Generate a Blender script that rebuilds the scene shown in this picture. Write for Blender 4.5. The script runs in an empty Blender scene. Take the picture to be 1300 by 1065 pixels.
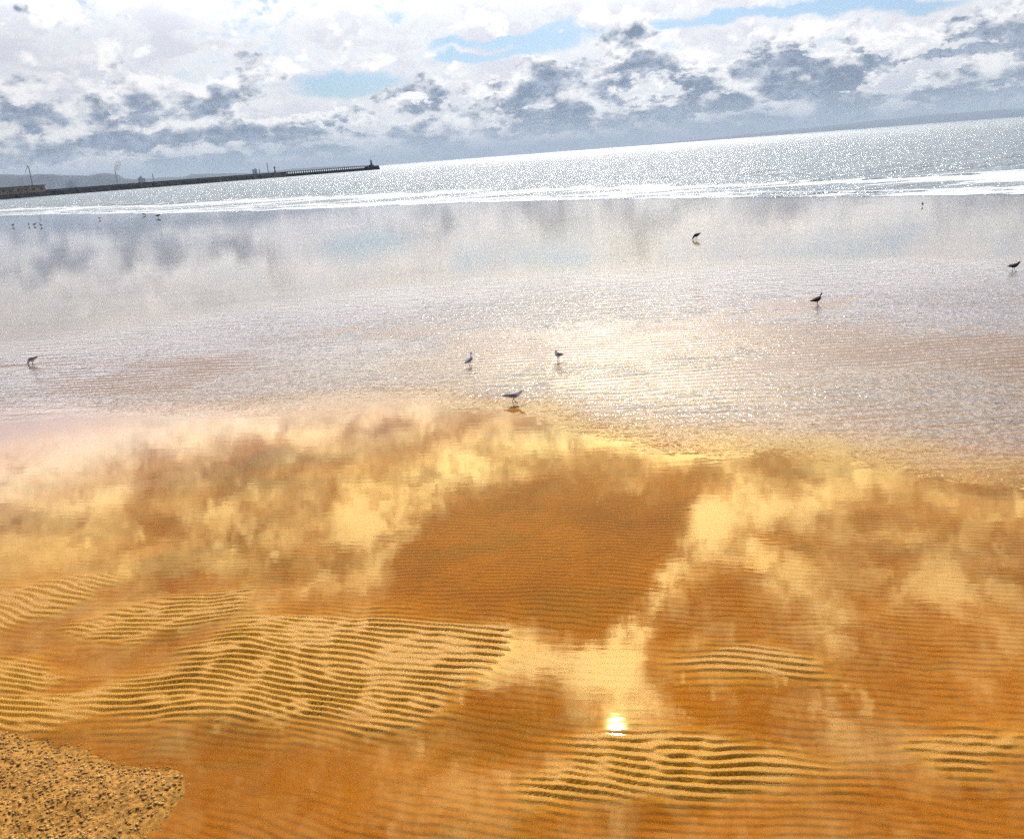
# Beach at low tide: wet rippled sand, film of water, gulls, surf, breakwater, cloudy sky
SUN_E = 4.3; EXPO = 0.16
GLOW = 11.0; HIGHB = 2.4
SKYMUL = (.50, .66, .86)
SAND_A = (.40, .142, .005); SAND_B = (.29, .094, .003); SAND_D = (.17, .058, .004); SAND_BAR = (.55, .27, .026); SAND_FAR = (.19, .108, .058)
FILM_F0 = .036; FPOW = 3.95; RUNAMP = 2.8; CALMAMP = .0007
SEABUMP = 2.6; SEA_COL = (.22, .27, .29)
HAZE = 0.000075
SKY_GREY = [(-22.6,7.1,1.5,0.97,0.9),(-21.7,5.8,1.43,0.68,0.8),(-15.0,6.3,1.64,1.12,0.85),(-18.6,4.7,2.81,1.03,1),(-27.2,5.3,2.46,0.7,0.6),(-27.3,2.5,3.32,0.58,1),(-19.3,2.5,6.11,0.76,1.15),(-29.0,4.2,2.78,0.95,0.8),(-11.3,2.5,3.16,0.7,0.9),(-4.7,4.6,1.66,0.83,1.1),(0.0,2.5,2.65,1.01,0.7),(-3.8,1.9,3.18,0.61,0.6),(3.6,3.9,2.74,1.39,1),(7.8,4.7,2.59,1.46,0.9),(9.4,6.6,2.23,1.51,0.95),(5.1,2.4,3.71,0.81,0.9),(12.7,4.2,2.51,1.25,1.1),(14.7,4.4,1.98,0.95,0.9),(17.6,4.4,2.88,1.5,1),(23.2,4.8,2.6,1.44,1.2),(19.8,3.1,3.31,1.03,1),(28.6,4.3,1.97,1.47,1.15),(31.8,4.8,1.53,1.49,1),(29.9,1.8,2.84,0.44,0.9),(27.0,1.6,2.57,0.45,0.7),(11.9,1.9,5.64,0.59,0.9),(21.2,1.1,6.55,0.57,0.8),(0.7,0.4,7.52,0.41,0.5),(-13.1,1.1,6.09,0.4,0.5),(-24.9,4.0,2.56,0.81,0.6),(-26.3,9.4,5.27,1.07,0.45),(-8.1,7.8,6.06,0.75,0.35),(21.5,6.8,2.71,0.35,0.3),(-21.1,23.1,3.68,2.28,0.75),(-17.2,26.5,5.06,1.53,0.55),(-27.4,23.1,4.3,1.93,0.5),(33.5,21.0,2.57,1.04,0.75),(32.1,26.0,3.64,2.35,0.5),(20.8,36.5,5.22,1.86,0.6),(12.3,38.0,3.18,1.42,0.35),(-3.1,17.4,8.16,0.78,0.4),(-29.2,10.9,5.19,1.21,0.55),(-16.7,13.0,10.5,1.17,0.5),(-4.9,12.2,8.51,1.39,0.45),(28.6,16.1,7.36,1.74,0.6),(31.5,13.5,4.28,1.45,0.35),(24.9,18.9,4.46,0.72,0.45),(-14.8,36.4,9.15,1.65,0.35),(-30.3,28.8,5.64,2.26,0.3)]
SKY_BLUE = [(-9.4,5.1,4.06,0.72,1.3),(1.2,7.6,3.62,0.33,1.2),(0.4,6.7,2.6,0.29,1),(4.3,7.1,3.1,0.57,1),(13.5,7.4,3.45,0.41,1.2),(19.7,7.3,3.7,0.36,1.1),(25.0,7.0,3.44,0.39,1),(-1.5,6.8,2.08,0.24,0.7),(1.5,28.8,8.6,4.3,1.5),(-2.8,26.9,5.53,3.22,0.8),(5.7,29.5,4.98,3.18,0.9),(4.7,26.6,6.7,1.8,0.8),(13.1,23.9,2.78,1.83,0.9),(16.0,31.9,4.15,3.01,0.6),(27.8,32.9,3.6,2.78,0.5),(-2.9,39.2,5.94,1.89,0.5),(17.9,37.6,4.82,1.87,0.4),(32.6,35.2,3.84,2.16,0.4),(-13.6,21.8,3.39,1.6,0.2),(19.8,21.8,3.22,0.95,0.4)]
SKY_WHITE = [(14.6,25.5,1.2,1.6,1.2),(13.2,27.5,1.4,1.7,1.3),(11.2,29.5,1.5,1.8,1.4),(9.5,31.4,1.5,1.8,1.4),(8.0,33.4,1.7,1.8,1.4),(6.6,35.4,2.18,1.09,1.2),(3.1,35.5,3.24,1.0,1),(-1.0,34.4,3.21,1.51,1.1),(-5.0,35.3,3.21,0.98,0.8),(-2.1,32.8,1.91,1.02,0.7),(-5.9,21.6,3.26,1.37,0.7),(-2.3,21.4,2.99,1.11,0.6),(-8.7,24.6,2.38,1.61,0.75),(-11.9,26.4,2.35,2.1,0.7),(-13.3,24.0,2.29,1.59,0.6),(-21.5,25.1,1.33,1.01,0.5),(-16.4,28.2,1.72,1.02,0.5),(-10.7,22.2,3.48,1.35,0.5),(-29.8,15.9,5.72,1.45,0.7),(-22.5,16.1,6.97,1.02,0.7),(-14.6,17.2,6.57,0.86,0.5),(-29.0,19.1,2.26,0.96,0.6),(-33.0,16.6,2.46,1.86,0.4),(1.5,20.0,5.35,0.89,0.7),(8.6,20.3,5.85,1.11,0.8),(14.3,21.4,2.82,1.63,0.8),(16.6,24.1,1.98,1.28,0.9),(19.1,25.2,2.21,0.94,1),(22.6,24.2,2.11,0.72,0.9),(25.1,22.5,3.03,1.01,0.6),(17.7,27.7,2.28,1.24,0.7),(20.6,29.0,1.94,1.51,0.7),(22.9,31.2,1.64,1.71,0.8),(24.6,33.4,1.95,1.42,0.8),(30.5,20.2,2.73,0.68,1.1),(27.9,20.2,1.43,0.4,0.7),(29.5,28.4,3.88,1.14,0.6),(32.4,28.8,2.78,1.1,0.5),(32.3,23.1,3.58,0.94,0.4),(28.8,26.1,3.88,0.97,0.4),(9.7,38.1,2.57,1.43,0.8),(7.2,37.1,1.94,1.46,0.7),(24.9,37.8,3.9,1.07,0.7),(33.2,32.3,2.79,2.65,0.35),(27.2,39.0,6.48,1.3,0.5),(-32.9,21.5,2.55,0.91,0.3),(-27.3,27.2,4.87,0.95,0.3),(-19.3,21.8,3.21,0.72,0.3),(-23.7,5.8,2.6,1.34,0.5),(-2.8,3.2,3.69,0.8,0.5),(27.0,3.0,2.97,0.53,0.6),(-25.8,1.5,1.28,1.84,0.5),(-14.1,4.4,1.49,0.77,0.4),(7.2,1.2,4.77,0.51,0.5),(13.5,5.8,2.49,0.47,0.4)]
import bpy, bmesh, math, random
import numpy as np
from mathutils import Vector
random.seed(7); rng = np.random.default_rng(11)
R = math.radians
sc = bpy.context.scene
COL = sc.collection

# ------------------------------------------------------------------ node helpers
class NT:
    def __init__(s, tree): s.t = tree; s.n = tree.nodes; s.l = tree.links
    def set(s, sock, v):
        if isinstance(v, bpy.types.NodeSocket): s.l.new(v, sock)
        elif v is not None: sock.default_value = v
    def node(s, typ, **kw):
        n = s.n.new(typ)
        for k, v in kw.items(): setattr(n, k, v)
        return n
    def m(s, op, a, b=None, c=None, clamp=False):
        n = s.node('ShaderNodeMath', operation=op, use_clamp=clamp)
        s.set(n.inputs[0], a); s.set(n.inputs[1], b); s.set(n.inputs[2], c)
        return n.outputs[0]
    def v(s, op, a, b=None, c=None, scale=None):
        n = s.node('ShaderNodeVectorMath', operation=op)
        s.set(n.inputs[0], a); s.set(n.inputs[1], b); s.set(n.inputs[2], c)
        if scale is not None: s.set(n.inputs['Scale'], scale)
        return n.outputs['Value'] if op in ('LENGTH', 'DOT_PRODUCT', 'DISTANCE') else n.outputs[0]
    def ss(s, x, a, b, lo=0., hi=1.):
        n = s.node('ShaderNodeMapRange', interpolation_type='SMOOTHSTEP')
        s.set(n.inputs[0], x); s.set(n.inputs[1], a); s.set(n.inputs[2], b); s.set(n.inputs[3], lo); s.set(n.inputs[4], hi)
        return n.outputs[0]
    def noise(s, vec, scale, detail=4, rough=.55, dist=0., dim='3D', out=0, lac=2.):
        n = s.node('ShaderNodeTexNoise', noise_dimensions=dim)
        s.set(n.inputs['Vector'], vec)
        n.inputs['Scale'].default_value = scale; n.inputs['Detail'].default_value = detail
        n.inputs['Roughness'].default_value = rough; n.inputs['Distortion'].default_value = dist
        n.inputs['Lacunarity'].default_value = lac
        return n.outputs[out]
    def mix(s, f, a, b):
        n = s.node('ShaderNodeMix', data_type='RGBA')
        s.set(n.inputs[0], f); s.set(n.inputs[6], a); s.set(n.inputs[7], b)
        return n.outputs[2]
    def xyz(s, x, y, z=0.):
        n = s.node('ShaderNodeCombineXYZ')
        s.set(n.inputs[0], x); s.set(n.inputs[1], y); s.set(n.inputs[2], z)
        return n.outputs[0]
    def sep(s, v):
        n = s.node('ShaderNodeSeparateXYZ'); s.set(n.inputs[0], v); return n.outputs
    def bump(s, h, strength=1., dist=.01, normal=None):
        n = s.node('ShaderNodeBump'); s.set(n.inputs['Height'], h)
        s.set(n.inputs['Strength'], strength); n.inputs['Distance'].default_value = dist
        if normal is not None: s.set(n.inputs['Normal'], normal)
        return n.outputs[0]
    def attr(s, name):
        n = s.node('ShaderNodeAttribute'); n.attribute_name = name; return n.outputs['Fac']

def mat(name):
    m = bpy.data.materials.new(name); m.use_nodes = True
    m.node_tree.nodes.clear()
    t = NT(m.node_tree); out = t.node('ShaderNodeOutputMaterial')
    return m, t, out
def principled(name, col, rough=.6, noise_scale=0, noise_amt=.25, spec=.5, bumpd=0):
    m, t, out = mat(name)
    b = t.node('ShaderNodeBsdfPrincipled')
    b.inputs['Roughness'].default_value = rough
    b.inputs['Specular IOR Level'].default_value = spec
    c = (*col, 1)
    if noise_scale:
        P = t.node('ShaderNodeTexCoord').outputs['Object']
        n = t.noise(P, noise_scale, 6, .6)
        k = t.ss(n, .3, .7, 1 - noise_amt, 1 + noise_amt)
        col_s = t.v('SCALE', c[:3], scale=k)
        t.set(b.inputs['Base Color'], col_s)
        if bumpd: t.set(b.inputs['Normal'], t.bump(n, .6, bumpd))
    else: b.inputs['Base Color'].default_value = c
    t.l.new(b.outputs[0], out.inputs[0])
    return m

# ------------------------------------------------------------------ object helpers
def link(name, me, m=None, parent=None, loc=None):
    o = bpy.data.objects.new(name, me); COL.objects.link(o)
    if m is not None: me.materials.append(m)
    if parent: o.parent = parent
    if loc: o.location = loc
    return o
def tag(o, label=None, cat=None, group=None, kind=None):
    if label: o['label'] = label
    if cat: o['category'] = cat
    if group: o['group'] = group
    if kind: o['kind'] = kind
    return o
def empty(name, loc, rz=0, sc_=1):
    o = bpy.data.objects.new(name, None); COL.objects.link(o)
    o.location = loc; o.rotation_euler = (0, 0, rz); o.scale = (sc_,) * 3
    o.empty_display_size = .1
    return o
def mesh_np(name, verts, quads, smooth=True):
    me = bpy.data.meshes.new(name)
    nv, nf = len(verts), len(quads)
    me.vertices.add(nv); me.vertices.foreach_set('co', np.ascontiguousarray(verts, dtype=np.float32).ravel())
    me.loops.add(nf * 4); me.loops.foreach_set('vertex_index', np.ascontiguousarray(quads, dtype=np.int32).ravel())
    me.polygons.add(nf)
    me.polygons.foreach_set('loop_start', np.arange(0, nf * 4, 4, dtype=np.int32))
    me.polygons.foreach_set('use_smooth', np.full(nf, smooth))
    me.update(calc_edges=True)
    return me
def grid_quads(nr, nc, wrap=False):
    i = np.arange(nr - 1)[:, None]; j = np.arange(nc if wrap else nc - 1)[None, :]
    j2 = (j + 1) % nc
    a = i * nc + j; b = i * nc + j2; c = (i + 1) * nc + j2; d = (i + 1) * nc + j
    return np.stack([a, b, c, d], -1).reshape(-1, 4)
def add_attr(me, name, vals):
    at = me.attributes.new(name, 'FLOAT', 'POINT'); at.data.foreach_set('value', np.ascontiguousarray(vals, dtype=np.float32).ravel())
def bm_obj(name, bm, m, parent=None, smooth=False, loc=None):
    me = bpy.data.meshes.new(name); bm.to_mesh(me); bm.free()
    if smooth:
        for p in me.polygons: p.use_smooth = True
    return link(name, me, m, parent, loc)
def box(bm, c, s, rz=0, taper=1.):
    vs = []
    for z in (-1, 1):
        k = taper if z > 0 else 1.
        for x, y in ((-1, -1), (1, -1), (1, 1), (-1, 1)):
            px, py = x * s[0] / 2 * k, y * s[1] / 2 * k
            vs.append(bm.verts.new((c[0] + px * math.cos(rz) - py * math.sin(rz), c[1] + px * math.sin(rz) + py * math.cos(rz), c[2] + z * s[2] / 2)))
    a = vs
    for f in ((0, 3, 2, 1), (4, 5, 6, 7), (0, 1, 5, 4), (1, 2, 6, 5), (2, 3, 7, 6), (3, 0, 4, 7)):
        bm.faces.new([a[i] for i in f])
def tube(bm, pts, radii, seg=10, cap=True, flat=1.):
    """round tube through pts, one radius per point (flat squashes it sideways)"""
    rings = []
    pts = [Vector(p) for p in pts]
    for i, p in enumerate(pts):
        d = (pts[min(i + 1, len(pts) - 1)] - pts[max(i - 1, 0)]).normalized()
        up = Vector((0, 0, 1)) if abs(d.z) < .95 else Vector((1, 0, 0))
        u = d.cross(up).normalized(); w = u.cross(d).normalized()
        r = radii[i]; r = r if isinstance(r, (tuple, list)) else (r, r)
        rings.append([bm.verts.new(p + u * math.cos(2 * math.pi * k / seg) * r[0] + w * math.sin(2 * math.pi * k / seg) * r[1]) for k in range(seg)])
    for a, b in zip(rings, rings[1:]):
        for k in range(seg): bm.faces.new((a[k], a[(k + 1) % seg], b[(k + 1) % seg], b[k]))
    if cap:
        bm.faces.new(list(reversed(rings[0]))); bm.faces.new(rings[-1])
    return rings
def sm(x, a, b):
    t = np.clip((x - a) / (b - a), 0, 1); return t * t * (3 - 2 * t)
def vnoise(x, y, scale, seed=0, octaves=4, rough=.5):
    """smooth lattice noise, about -1..1"""
    r = np.random.default_rng(seed); out = 0; amp = 1; tot = 0
    for o in range(octaves):
        tab = r.random((256, 256)) * 2 - 1
        X = x * scale * 2 ** o + 17.3 * o; Y = y * scale * 2 ** o + 5.1 * o
        xi = np.floor(X).astype(int); yi = np.floor(Y).astype(int); fx = X - xi; fy = Y - yi
        fx = fx * fx * (3 - 2 * fx); fy = fy * fy * (3 - 2 * fy)
        g = lambda a, b: tab[a % 256, b % 256]
        out = out + amp * ((g(xi, yi) * (1 - fx) + g(xi + 1, yi) * fx) * (1 - fy) + (g(xi, yi + 1) * (1 - fx) + g(xi + 1, yi + 1) * fx) * fy)
        tot += amp; amp *= rough
    return out / tot
def poly_sd(x, y, P):
    """signed distance to a polygon, positive inside"""
    P = np.array(P); d = np.full(x.shape, 1e9); ins = np.zeros(x.shape, bool)
    for i in range(len(P)):
        a = P[i]; b = P[(i + 1) % len(P)]; e = b - a
        t = np.clip(((x - a[0]) * e[0] + (y - a[1]) * e[1]) / (e @ e), 0, 1)
        d = np.minimum(d, np.hypot(x - a[0] - t * e[0], y - a[1] - t * e[1]))
        c = (a[1] > y) != (b[1] > y)
        with np.errstate(divide='ignore', invalid='ignore'):
            ins ^= c & (x < (b[0] - a[0]) * (y - a[1]) / (b[1] - a[1] + 1e-12) + a[0])
    return np.where(ins, d, -d)

# ------------------------------------------------------------------ camera, sun
SUN_EL, SUN_AZ = 39.5, 6.6
cam_d = bpy.data.cameras.new('camera'); cam = bpy.data.objects.new('camera', cam_d); COL.objects.link(cam)
cam.location = (0, 0, 5.0)
cam_d.sensor_width = 36; cam_d.lens = 36 * 1020 / 1300; cam_d.shift_y = -45 / 1300
cam_d.clip_start = .1; cam_d.clip_end = 90000
from mathutils import Matrix
# level camera looking along +Y, pitched down, rolled clockwise
cam.rotation_euler = (Matrix.Rotation(R(90 - 15.85), 3, 'X') @ Matrix.Rotation(R(-4.33), 3, 'Z')).to_euler()
sc.camera = cam
sun_d = bpy.data.lights.new('sun', 'SUN'); sun = bpy.data.objects.new('sun', sun_d); COL.objects.link(sun)
sun_d.energy = SUN_E; sun_d.angle = R(.55); sun_d.color = (1, .93, .82)
sv = Vector((math.sin(R(SUN_AZ)) * math.cos(R(SUN_EL)), math.cos(R(SUN_AZ)) * math.cos(R(SUN_EL)), math.sin(R(SUN_EL))))
sun.rotation_euler = sv.to_track_quat('Z', 'Y').to_euler()
cy = sc.cycles; cy.use_adaptive_sampling = True; cy.adaptive_threshold = .03; cy.adaptive_min_samples = 16
cy.use_denoising = False; cy.max_bounces = 5; cy.diffuse_bounces = 2; cy.glossy_bounces = 3; cy.transmission_bounces = 2; cy.volume_bounces = 0; cy.transparent_max_bounces = 8
sc.view_settings.view_transform = 'Standard'; sc.view_settings.look = 'None'
sc.view_settings.exposure = EXPO; sc.view_settings.gamma = 1

# ------------------------------------------------------------------ world: sky with clouds laid out by azimuth and elevation (degrees)
world = bpy.data.worlds.new('World'); sc.world = world; world.use_nodes = True
world.node_tree.nodes.clear(); t = NT(world.node_tree)
wout = t.node('ShaderNodeOutputWorld'); bg = t.node('ShaderNodeBackground'); bg.inputs[1].default_value = .1
t.l.new(bg.outputs[0], wout.inputs[0])
D = t.node('ShaderNodeTexCoord').outputs['Generated']
sx, sy, sz = t.sep(D)
sky = t.node('ShaderNodeTexSky', sky_type='NISHITA', sun_disc=False)
sky.sun_elevation = R(SUN_EL); sky.sun_rotation = R(SUN_AZ); sky.air_density = 1.0; sky.dust_density = 1.5; sky.ozone_density = 2.
AZ = t.m('MULTIPLY', t.m('ARCTAN2', sx, sy), 57.2958)
EL = t.m('MULTIPLY', t.m('ARCSINE', sz), 57.2958)
P = t.xyz(AZ, EL)
# stretched coordinates: clouds flatten towards the horizon
ELs = t.m('ADD', EL, t.m('MULTIPLY', t.m('SUBTRACT', 1., t.m('EXPONENT', t.m('MULTIPLY', EL, -1/6))), 7.))
Q = t.xyz(AZ, ELs, 3.7)
wA = t.v('SUBTRACT', t.noise(Q, .16, 2, .5, out=1), (.5, .5, .5))
wB = t.v('SUBTRACT', t.noise(Q, .75, 5, .62, out=1), (.5, .5, .5))
lowk = t.m('MULTIPLY', t.ss(EL, 2., 12., .6, 1.), t.ss(EL, 15., 20., 1., .55))
warp = t.v('ADD', t.v('SCALE', wA, scale=t.m('MULTIPLY', lowk, 5.5)), t.v('SCALE', wB, scale=t.m('MULTIPLY', lowk, 2.4)))
warp = t.v('MULTIPLY', warp, (1.0, .6, 0))
Pw = t.v('ADD', P, warp)
def blobs(lst, op, grow=1.):
    acc = None
    for a, e, rx, ry, w in lst:
        s = (1 / (rx * 1.69 * grow), 1 / (ry * 1.69 * grow), 0)
        d = t.v('LENGTH', t.v('MULTIPLY_ADD', Pw, s, (-a * s[0], -e * s[1], 0)))
        v = t.ss(d, 0., 1., w, 0.)
        acc = v if acc is None else t.m(op, acc, v)
    return acc
bG = blobs(SKY_GREY, 'MAXIMUM', 1.45); bB = t.m('MINIMUM', blobs(SKY_BLUE, 'ADD'), 1.5); bW = t.m('MINIMUM', blobs(SKY_WHITE, 'ADD', 1.12), 1.7)
def voro(vec, scale, detail):
    n = t.node('ShaderNodeTexVoronoi', feature='F1'); t.set(n.inputs['Vector'], vec)
    n.inputs['Scale'].default_value = scale; n.inputs['Detail'].default_value = detail; n.inputs['Roughness'].default_value = .55
    return n.outputs['Distance']
n1 = t.noise(Q, .13, 7, .56, .6)                       # broad cloud field
n2 = t.noise(t.v('ADD', Q, (31, 7, 0)), .36, 5, .55)
n2u = t.noise(t.v('ADD', Q, (31, 8.3, 0)), .36, 5, .55)   # lumps
n3 = t.noise(t.v('ADD', Q, (5, 61, 9)), 1.3, 5, .62)
Qs = t.v('MULTIPLY', t.v('ADD', Q, t.v('SCALE', wB, scale=2.2)), (.55, 1., 1.))
n4 = t.noise(t.v('ADD', Qs, (3, 19, 2)), .55, 7, .60, .9)  # wisps
puff_ = t.m('SUBTRACT', .55, voro(t.v('ADD', Q, t.v('SCALE', wB, scale=1.2)), .55, 2.))
hi = t.ss(EL, 11., 19.)
# white sheet and veils
nn = t.m('ADD', t.m('MULTIPLY', n1, .42), t.m('ADD', t.m('MULTIPLY', n4, .46), t.m('MULTIPLY', n3, .12)))
nz = t.m('SUBTRACT', nn, .5)
covL = t.m('SUBTRACT', t.m('ADD', t.m('ADD', .60, t.m('MULTIPLY', nz, 2.6)), t.m('MULTIPLY', bW, .35)), t.m('MULTIPLY', bB, .62))
covH = t.m('ADD', t.m('ADD', .38, t.m('MULTIPLY', nz, 2.6)), t.m('MULTIPLY', bW, t.m('MULTIPLY', t.ss(nn, .34, .62, .38, 1.), .62)))
covH = t.m('SUBTRACT', covH, t.m('MULTIPLY', bB, .55))
aL = t.ss(covL, .10, .66); aH = t.m('POWER', t.ss(covH, .02, 1.12), 1.15)
aW = t.m('ADD', t.m('MULTIPLY', aL, t.m('SUBTRACT', 1., hi)), t.m('MULTIPLY', aH, hi))
# grey cumulus with lit rims
covG = t.m('ADD', t.m('MULTIPLY', bG, .80), t.m('ADD', t.m('MULTIPLY', t.m('SUBTRACT', n2, .5), 2.6), t.m('ADD', t.m('MULTIPLY', t.m('SUBTRACT', n3, .5), .38), t.m('MULTIPLY', puff_, .75))))
low = t.m('ADD', t.ss(EL, 2.5, 8.5, .74, .10), t.ss(EL, 10., 16., 0., -.22))
gap = t.ss(t.noise(t.v('MULTIPLY', t.v('ADD', P, t.v('SCALE', wB, scale=1.5)), (.13, .95, 1.)), 1., 4, .55), .50, .64)
gap = t.m('MULTIPLY', gap, t.ss(EL, 4., 7., .75, 0.))
covG = t.m('SUBTRACT', t.m('SUBTRACT', t.m('ADD', covG, low), t.m('MULTIPLY', bW, .20)), t.m('ADD', gap, t.m('MULTIPLY', bB, .6)))
aG = t.m('MULTIPLY', t.ss(covG, .10, .52), t.ss(EL, 12., 18., 1., .6))
topl = t.m('SUBTRACT', n2, n2u)
core = t.ss(t.m('SUBTRACT', covG, t.m('MULTIPLY', topl, 3.4)), .20, 1.15)
cosang = t.v('DOT_PRODUCT', D, tuple(sv))
ang = t.m('MULTIPLY', t.m('ARCCOSINE', cosang), 57.2958)
glow = t.m('MULTIPLY', t.m('EXPONENT', t.m('MULTIPLY', ang, -1/11)), t.m('MULTIPLY', t.ss(EL, 8., 19., .10, 1.), GLOW))
glow = t.m('ADD', glow, t.m('MULTIPLY', t.ss(EL, 8., 19.), HIGHB))
front = t.ss(ang, 30., 90., 1., .14)
wb = t.m('MULTIPLY', t.m('ADD', 9.3, t.m('MULTIPLY', glow, 8.2)), front)
skyc = t.v('MULTIPLY', sky.outputs[0], SKYMUL)
skyc = t.v('SCALE', skyc, scale=t.m('MULTIPLY', t.ss(ang, 30., 100., 1., .5), t.ss(ang, 3., 28., .28, 1.)))
shade = t.m('MULTIPLY', t.ss(t.m('ADD', t.m('MULTIPLY', n1, .5), t.m('MULTIPLY', n4, .5)), .40, .62), t.ss(EL, 13., 18., .95, .10))
whitecol = t.v('SCALE', t.mix(shade, (1.04, 1.03, 1.03, 1), (.76, .78, .86, 1)), scale=wb)
c1 = t.mix(aW, skyc, whitecol)
edge = t.v('SCALE', (1.14, 1.12, 1.11), scale=wb)
corec = t.v('SCALE', t.mix(t.ss(t.m('ADD', t.m('MULTIPLY', n3, .6), t.m('MULTIPLY', n2, .4)), .38, .60), (.46, .53, .66, 1), (.23, .295, .41, 1)), scale=t.m('ADD', t.m('MULTIPLY', wb, .55), 3.6))
gcol = t.mix(core, edge, corec)
c2 = t.mix(aG, c1, gcol)
# pale band of far air just over the horizon
c3 = t.mix(t.ss(EL, .2, 3.0, .62, 0.), c2, (4.8, 5.5, 6.5, 1))
c3 = t.mix(t.ss(EL, -1.5, -.2, 1., 0.), c3, (5.0, 5.4, 5.8, 1))
t.l.new(c3, bg.inputs[0])
world.cycles.sampling_method = 'MANUAL'; world.cycles.sample_map_resolution = 1024

# ------------------------------------------------------------------ shore geometry
AZS = np.array([-180, -60, -40, -31, -27, -22.4, -16, -8.6, 1, 9, 14.4, 24, 32.8, 50, 65, 180.])
RSH = np.array([330, 330, 290, 226, 184, 145, 121, 106, 92, 82, 76, 68, 64.5, 62, 62, 62.])
def shore_r(az): return np.interp(az, AZS, RSH)
BRK = np.array([590, 590, 450, 330, 262, 205, 178, 150, 126, 108, 100, 91, 92, 92, 92, 92.])
def brk_r(az): return np.interp(az, AZS, BRK)

PATCH = [
 ([(-3.19,8.51),(-1.84,8.24),(-0.25,7.75),(-0.21,7.35),(-0.7,7.1),(-0.93,6.85),(-0.87,6.52),(-1.48,6.31),(-2.25,6.5),(-4.3,6.8),(-6.6,6.6),(-7.2,7.3),(-5.64,7.41),(-4.76,7.17),(-4.36,7.35),(-3.92,7.61),(-3.73,7.91)], 1.),
 ([(-5.48,8.48),(-4.94,8.86),(-4.25,8.94),(-3.48,9.09),(-3.52,8.66),(-3.97,8.33),(-4.31,8.25),(-4.5,8.07),(-5.17,8.33)], .9),
 ([(-9.5,9.9),(-7.02,9.73),(-6.38,9.72),(-5.61,9.77),(-5.5,9.31),(-5.69,9.18),(-5.91,8.85),(-6.41,8.71),(-9.6,8.6)], .9),
 ([(-7.55,8.2),(-6.55,8.04),(-5.55,7.93),(-5.07,7.44),(-5.01,7.17),(-6.02,7.23),(-7.6,7.2)], 1.),
 ([(1.44,7.04),(2.06,7.16),(2.48,7.08),(2.86,6.77),(2.78,6.64),(2.3,6.66),(1.52,6.93)], .75),
 ([(-.15,5.5),(0.24,5.82),(0.75,6.03),(1.3,6.0),(1.79,5.75),(2.09,5.65),(2.52,5.5),(2.3,5.3),(1.7,5.3),(0.8,5.22),(-.05,5.35)], 1.),
 ([(3.2,5.62),(3.66,5.7),(3.95,5.57),(3.87,5.44),(3.53,5.36),(3.25,5.44)], .75)]
RUB = [(-3.9,3.2),(-3.5,4.2),(-3.1,5.0),(-2.95,5.72),(-3.12,6.01),(-3.63,6.21),(-4.17,6.44),(-4.74,6.67),(-5.38,6.97),(-7.5,7.4),(-10,7.8),(-14,8),(-14,-2),(-3.9,-2)]

# oriented band-pass noise: its phase gives ripple trains with natural forks
N, T = 1024, 16.
kx = np.fft.fftfreq(N, T / N) * 2 * np.pi
KX, KY = np.meshgrid(kx, kx, indexing='ij')
def band(lam, ang, dl, da, seed):
    r = np.random.default_rng(seed)
    K = np.hypot(KX, KY) + 1e-9; TH = np.arctan2(KY, KX); k0 = 2 * np.pi / lam
    dth = np.angle(np.exp(1j * (TH - ang)))
    F = np.exp(-((np.log(K / k0)) / dl) ** 2 - (dth / da) ** 2)
    z = np.fft.ifft2(F * (r.normal(size=(N, N)) + 1j * r.normal(size=(N, N))))
    return z / np.sqrt(np.mean(np.abs(z) ** 2))
def samp(Z, x, y):
    X = (x / T * N); Y = (y / T * N); xi = np.floor(X).astype(int); yi = np.floor(Y).astype(int); fx = X - xi; fy = Y - yi
    g = lambda a, b: Z[a % N, b % N]
    return (g(xi, yi) * (1 - fx) + g(xi + 1, yi) * fx) * (1 - fy) + (g(xi, yi + 1) * (1 - fx) + g(xi + 1, yi + 1) * fx) * fy
ZR = band(.090, R(90 - 14), .15, .16, 5)
ZR2 = band(.15, R(90 + 18), .2, .25, 6)
ZF = band(.27, R(90 - 5), .16, .16, 8)
def profile(z, steep=.16):
    s = (np.angle(z) / (2 * np.pi)) % 1.
    up = .5 - .5 * np.cos(np.pi * np.clip(s / steep, 0, 1)); dn = .5 + .5 * np.cos(np.pi * np.clip((s - steep) / (1 - steep), 0, 1))
    return np.where(s < steep, up, dn ** .8)

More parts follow.
